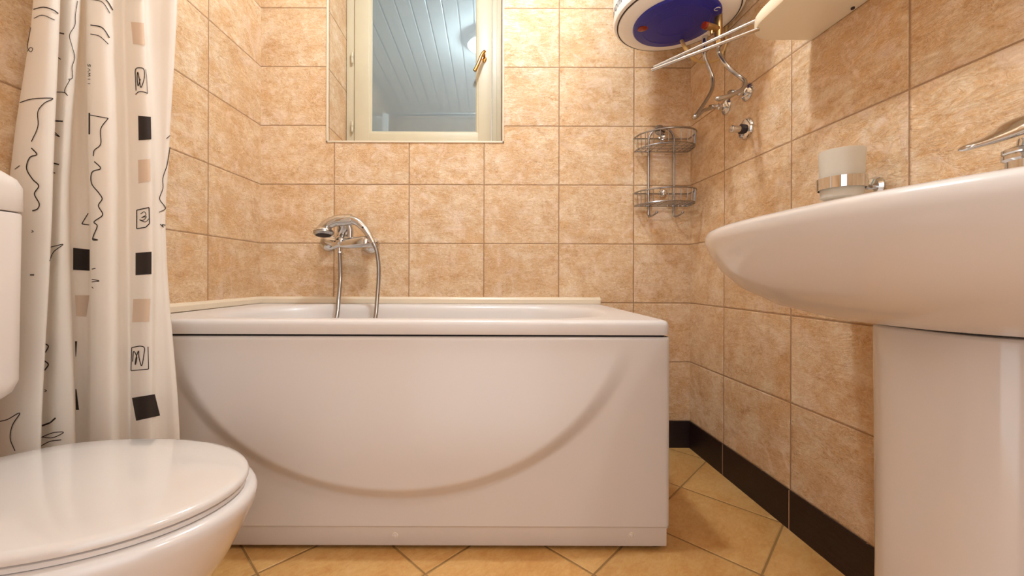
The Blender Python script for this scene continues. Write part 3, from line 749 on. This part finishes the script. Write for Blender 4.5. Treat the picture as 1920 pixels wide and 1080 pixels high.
# cistern on the left wall
ci = thing('toilet_cistern', 'white plastic toilet cistern with lid line, on the left wall behind the toilet', 'cistern', (-.93, .60, .52))
cxf, cy1, cy0 = -.838, .735, .37
def cring(i, z, r=.03): return rrect(XL(.7)+.004, cxf-i, cy0+i, cy1-i, r, z)
zl = .748+.155*.73
bm = loft(bmesh.new(), [cring(.06, .505, .03), cring(.022, .522, .035), cring(.006, .540, .035), cring(.002, .56), cring(0, zl-.004), cring(.001, zl-.0015)])
obj('tank', bm, M_PLASTIC, ci, sharp=60)
bm = loft(bmesh.new(), [cring(0, zl+.0008), cring(-.001, zl+.003), cring(-.001, zl+.045), cring(.004, zl+.060), cring(.016, zl+.072), cring(.04, zl+.078)])
obj('lid', bm, M_PLASTIC, ci, sharp=60)
obj('flush_pipe', ntube([(-.960, .62, .515), (-.960, .62, .36), (-.955, .625, .32), (-.935, .63, .30), (-.915, .63, .30)], .020, 18), M_PLASTIC, ci)

# ------------------------------------------------------------------ shower curtain
# folds: picture columns measured at four heights, each fold at its own real depth
LV = [0, 300, 450, 820]
FP = [((72, 37, 26, 8), .872), ((61, 22, 12, -8), .842), ((68, 32, 20, 8), .822), ((88, 68, 55, 38), .812), ((108, 96, 90, 74), .824), ((111, 100, 95, 78), .842),
      ((105, 93, 88, 74), .880), ((115, 103, 98, 86), .884), ((130, 115, 110, 104), .874), ((147, 130, 128, 138), .888), ((150, 133, 132, 142), .905), ((142, 127, 128, 134), .930),
      ((150, 140, 146, 150), .945), ((158, 158, 164, 163), .945), ((157, 163, 168, 166), .930), ((160, 166, 171, 171), .908), ((172, 180, 184, 186), .897), ((195, 205, 208, 210), .902),
      ((216, 225, 226, 230), .925), ((230, 238, 240, 244), .942), ((240, 249, 250, 251), .936), ((252, 264, 268, 264), .926), ((266, 280, 284, 282), .930), ((276, 290, 292, 294), .946),
      ((298, 300, 300, 312), .956), ((320, 311, 307, 330), .962), ((331, 316, 311, 338), .975), ((322, 306, 300, 328), 1.005)]
def cat1(v, t):
    n = len(v)-1; i = min(n-1, max(0, int(t))); f = t-i
    a = v[max(0, i-1)]; b = v[i]; c = v[i+1]; d = v[min(n, i+2)]
    return .5*((2*b)+(c-a)*f+(2*a-5*b+4*c-d)*f*f+(3*b-a-3*c+d)*f**3)
def crv_at_level(l, s): return cat1([p[0][l] for p in FP], s)
def cur_y(s): return cat1([p[1] for p in FP], s)
def cur_px(s, py):
    if py <= 0: q = 0.0
    elif py < 300: q = py/300
    elif py < 450: q = 1+(py-300)/150
    elif py < 820: q = 2+(py-450)/370
    else: q = 3
    v = [crv_at_level(l, s) for l in range(4)]
    r = cat1(v, q) if q < 3 else v[3]+(v[3]-v[2])/370*(py-820)*.6
    return r
def cur_pt(s, z):
    Y = cur_y(s); py = VY+(H-z)*F/Y
    if py < 0: # above the picture: gather gently towards the rail
        px = cur_px(s, 0)
    else: px = cur_px(s, py)
    X = (px-VX)*Y/F
    return Vector((max(X, XL(Y)+.006), Y, z))
NS = (len(FP)-1); ns = NS*9; nz = 110; ZT, ZBt = 1.98, .10
bm = bmesh.new(); G = []
for j in range(nz+1):
    z = ZBt+(ZT-ZBt)*j/nz
    G.append([bm.verts.new(cur_pt(NS*i/ns, z)) for i in range(ns+1)])
for j in range(nz):
    for i in range(ns): bm.faces.new((G[j][i], G[j][i+1], G[j+1][i+1], G[j+1][i]))
# printed pattern, laid on the cloth
SS = [NS*i/900 for i in range(901)]
YS = [cur_y(s) for s in SS]
def on_cloth(px, py, lift=.0014, ref=None):
    X = [None]*len(SS); best = None; near = None
    prev = None
    for i, s in enumerate(SS):
        q = cur_px(s, py)-px
        if prev is not None and (q == 0 or (q > 0) != (prev > 0)):
            f = prev/(prev-q) if prev != q else 0
            yy = YS[i-1]+(YS[i]-YS[i-1])*f
            if best is None or yy < best: best = yy
        if near is None or abs(q) < near[0]: near = (abs(q), YS[i])
        prev = q
    if best is None: best = near[1]
    Y = best-lift
    return Vector(((px-VX)*Y/F, Y, H-(py-VY)*Y/F))
def stroke(pts, w=1.6, mi=1, closed=False, n=6):
    P = [Vector((p[0], p[1], 0)) for p in pts]
    q = catmull(P, n) if len(P) > 2 else [P[0].lerp(P[1], i/4) for i in range(5)]
    L_, R_ = [], []
    for i, p in enumerate(q):
        t_ = (q[min(i+1, len(q)-1)]-q[max(0, i-1)])
        if t_.length < 1e-6: t_ = Vector((1, 0, 0))
        t_.normalize(); nn = Vector((-t_.y, t_.x, 0))*w/2
        L_.append(bm.verts.new(on_cloth(p.x+nn.x, p.y+nn.y))); R_.append(bm.verts.new(on_cloth(p.x-nn.x, p.y-nn.y)))
    for i in range(len(q)-1):
        f = bm.faces.new((L_[i], L_[i+1], R_[i+1], R_[i])); f.material_index = mi
def poly(pts, w=1.5, mi=1):
    for a, b in zip(pts, pts[1:]): stroke([a, b], w, mi)
def patch(q, mi=1, n=8):
    a, b, c, d = [Vector((p[0], p[1], 0)) for p in q]
    g = [[bm.verts.new(on_cloth(*(a.lerp(b, i/n)).lerp(d.lerp(c, i/n), j/n).xy)) for i in range(n+1)] for j in range(n+1)]
    for j in range(n):
        for i in range(n):
            f = bm.faces.new((g[j][i], g[j][i+1], g[j+1][i+1], g[j+1][i])); f.material_index = mi
# column of squares
patch([(244, 43), (268, 45), (271, 86), (248, 84)], 2)
patch([(258, 219), (282, 221), (283, 263), (259, 265)])
patch([(258, 302), (281, 300), (282, 341), (259, 346)], 2)
patch([(254, 476), (284, 474), (284, 516), (254, 518)])
patch([(250, 563), (282, 562), (280, 605), (248, 606)], 2)
patch([(248, 748), (291, 741), (301, 781), (256, 791)])
patch([(239, -24), (263, -24), (266, 1), (242, 1)])
patch([(137, 467), (168, 470), (168, 510), (137, 508)]); patch([(141, 556), (168, 556), (162, 596), (143, 595)], 2)
patch([(142, 732), (144, 732), (149, 771), (143, 771)]); patch([(141, 642), (145, 642), (143, 672), (142, 670)])
# little scribbled squares
stroke([(254, 172), (253, 150), (253, 132), (262, 129), (269, 133), (269, 150), (263, 166), (260, 150), (257, 137), (256, 150), (258, 163), (262, 150)], 1.7)
stroke([(253, 179), (259, 174), (267, 174), (276, 177)], 1.6); stroke([(276, 177), (274, 150), (272, 132)], 1.0)
poly([(256, 396), (279, 391), (280, 421), (273, 428), (256, 431), (256, 396)], 2.0); stroke([(263, 403), (270, 399), (273, 405), (265, 410), (274, 408), (268, 415), (261, 414), (272, 418), (279, 412)], 1.3)
poly([(247, 654), (246, 697), (279, 694), (278, 652)], 1.6); stroke([(247, 654), (262, 651), (271, 654), (270, 668), (266, 688), (261, 672), (260, 660), (255, 675), (254, 686), (257, 672), (251, 661), (249, 680)], 1.8)
# face profiles and flourishes
stroke([(36, 195), (60, 188), (98, 187), (82, 196), (70, 212), (70, 240), (58, 268)], 1.8); stroke([(58, 280), (68, 292), (55, 298), (49, 318), (60, 338), (72, 351), (64, 366), (73, 384), (70, 394), (60, 398)], 2.2)
stroke([(61, 20), (80, 16), (98, 21), (108, 28)], 2.0); stroke([(62, 37), (78, 31), (101, 40)], 1.4); stroke([(56, 54), (53, 72), (50, 90), (56, 100), (60, 94), (55, 92), (50, 99)], 1.4)
poly([(27, 320), (36, 313)], 1.4)
stroke([(144, 4), (140, 30), (139, 50), (129, 68), (134, 90), (139, 110), (134, 128), (135, 148), (127, 151)], 1.3); stroke([(130, 152), (120, 172), (126, 182), (120, 176), (104, 175)], 1.4)
poly([(110, 64), (119, 66)], 2.4); poly([(107, 110), (113, 114)], 1.6); poly([(102, 229), (117, 230)], 3.0); stroke([(101, 250), (111, 259), (101, 254)], 1.6); poly([(98, 308), (110, 311)], 2.4); poly([(98, 326), (103, 327)], 1.8)
stroke([(94, 466), (106, 463), (118, 461), (100, 475), (93, 492)], 1.6)
stroke([(85, 647), (91, 652), (85, 664)], 2.2); stroke([(84, 679), (91, 686), (84, 697)], 2.4); stroke([(84, 733), (88, 735), (84, 737)], 1.4); stroke([(58, 438), (62, 437), (59, 434)], 1.4); poly([(56, 518), (64, 518)], 2.2)
poly([(79, 801), (95, 795), (105, 786)], 3.0); stroke([(77, 823), (100, 814), (120, 813), (100, 823), (78, 822)], 1.6); stroke([(77, 839), (95, 830), (116, 827)], 1.6)
stroke([(0, 793), (15, 789), (38, 777), (24, 800), (20, 825), (29, 848)], 1.8)
stroke([(168, 1), (190, 6), (205, 27)], 1.4); stroke([(190, -4), (201, 6), (210, 21)], 2.0); stroke([(168, 49), (190, 54), (204, 73)], 2.0); stroke([(168, 66), (185, 70), (202, 85)], 1.5)
poly([(166.5, 214), (166.5, 254)], 3.0); poly([(168, 218), (202, 224)], 1.6); stroke([(202, 224), (188, 244), (188, 272), (176, 284), (174, 295)], 1.8)
stroke([(176, 305), (188, 318), (172, 325), (171, 346), (184, 363), (191, 375), (184, 388), (192, 405), (176, 418), (182, 426), (175, 444), (174, 452), (183, 452), (174, 450)], 2.0)
stroke([(172, 507), (179, 505)], 1.8); stroke([(172, 526), (186, 529), (172, 531)], 1.6); poly([(172, 540), (175, 543)], 1.4)
poly([(165, 402), (153, 422), (167, 424)], 1.8)
stroke([(318, 278), (313, 310), (305, 335), (305, 355), (299, 375), (310, 392), (298, 400)], 1.6); stroke([(300, 422), (306, 428), (304, 423), (310, 424)], 1.6); poly([(311, 262), (318, 256)], 1.4)
# tiny vertical lettering SAMII
def seg_letter(ch, y0):
    S_ = {'S': [(0, 0), (-.2, .5), (.2, 1.0), (.6, 1.0), (1, .9)], 'A': [(1, 0), (0, .5), (1, 1)], 'M': [(1, 0), (0, .15), (.7, .5), (0, .85), (1, 1)], 'I': [(0, .5), (1, .5)]}[ch]
    S_ = {'S': [(.1, 1), (0, .4), (.3, .1), (.6, .8), (1, .5), (.9, 0)]}.get(ch, S_)
    poly([(168.2-5*a, y0+6*b) for a, b in S_], 1.0)
for k, ch in enumerate('SAMII'): seg_letter(ch, 122+k*8.5)
cur = obj('shower_curtain', bm, [M_CLOTH, M_INK, M_BEIGEPRINT], sharp=180)
tag(cur, 'white shower curtain printed with black squares and scribbles, gathered left of the bathtub', 'shower curtain')
# rail it hangs from, above the picture
rd = tag(obj('curtain_rail', ntube([(XL(.9)+.001, .92, 2.0), (XR(.9)-.001, .92, 2.0)], .0125, 18), M_CHROME), 'straight chrome shower curtain rail crossing the room above the bathtub', 'curtain rail')

# lamps (fixtures out of the picture, mirrored in the pane)
cl = thing('ceiling_lamp', 'round flush lamp on the ceiling above the bathtub', 'lamp', (-.03, 1.06, ZC))
obj('lamp_base', nlathe([(.13, 0), (.13, .02), (.125, .05), (.122, .05)], (-.03, 1.06, ZC), (0, 0, -1), 48), M_PLASTIC, cl)
wl = thing('wall_lamp', 'small round lamp high in the corner by the door', 'lamp', (.78, -.16, 2.32))
obj('lamp_base', nlathe([(.09, 0), (.09, .01), (.03, .02), (.02, .12)], (.705, -.106, 2.286), (.85*1.0, -1.1*.5, .35), 32), M_PLASTIC, wl)
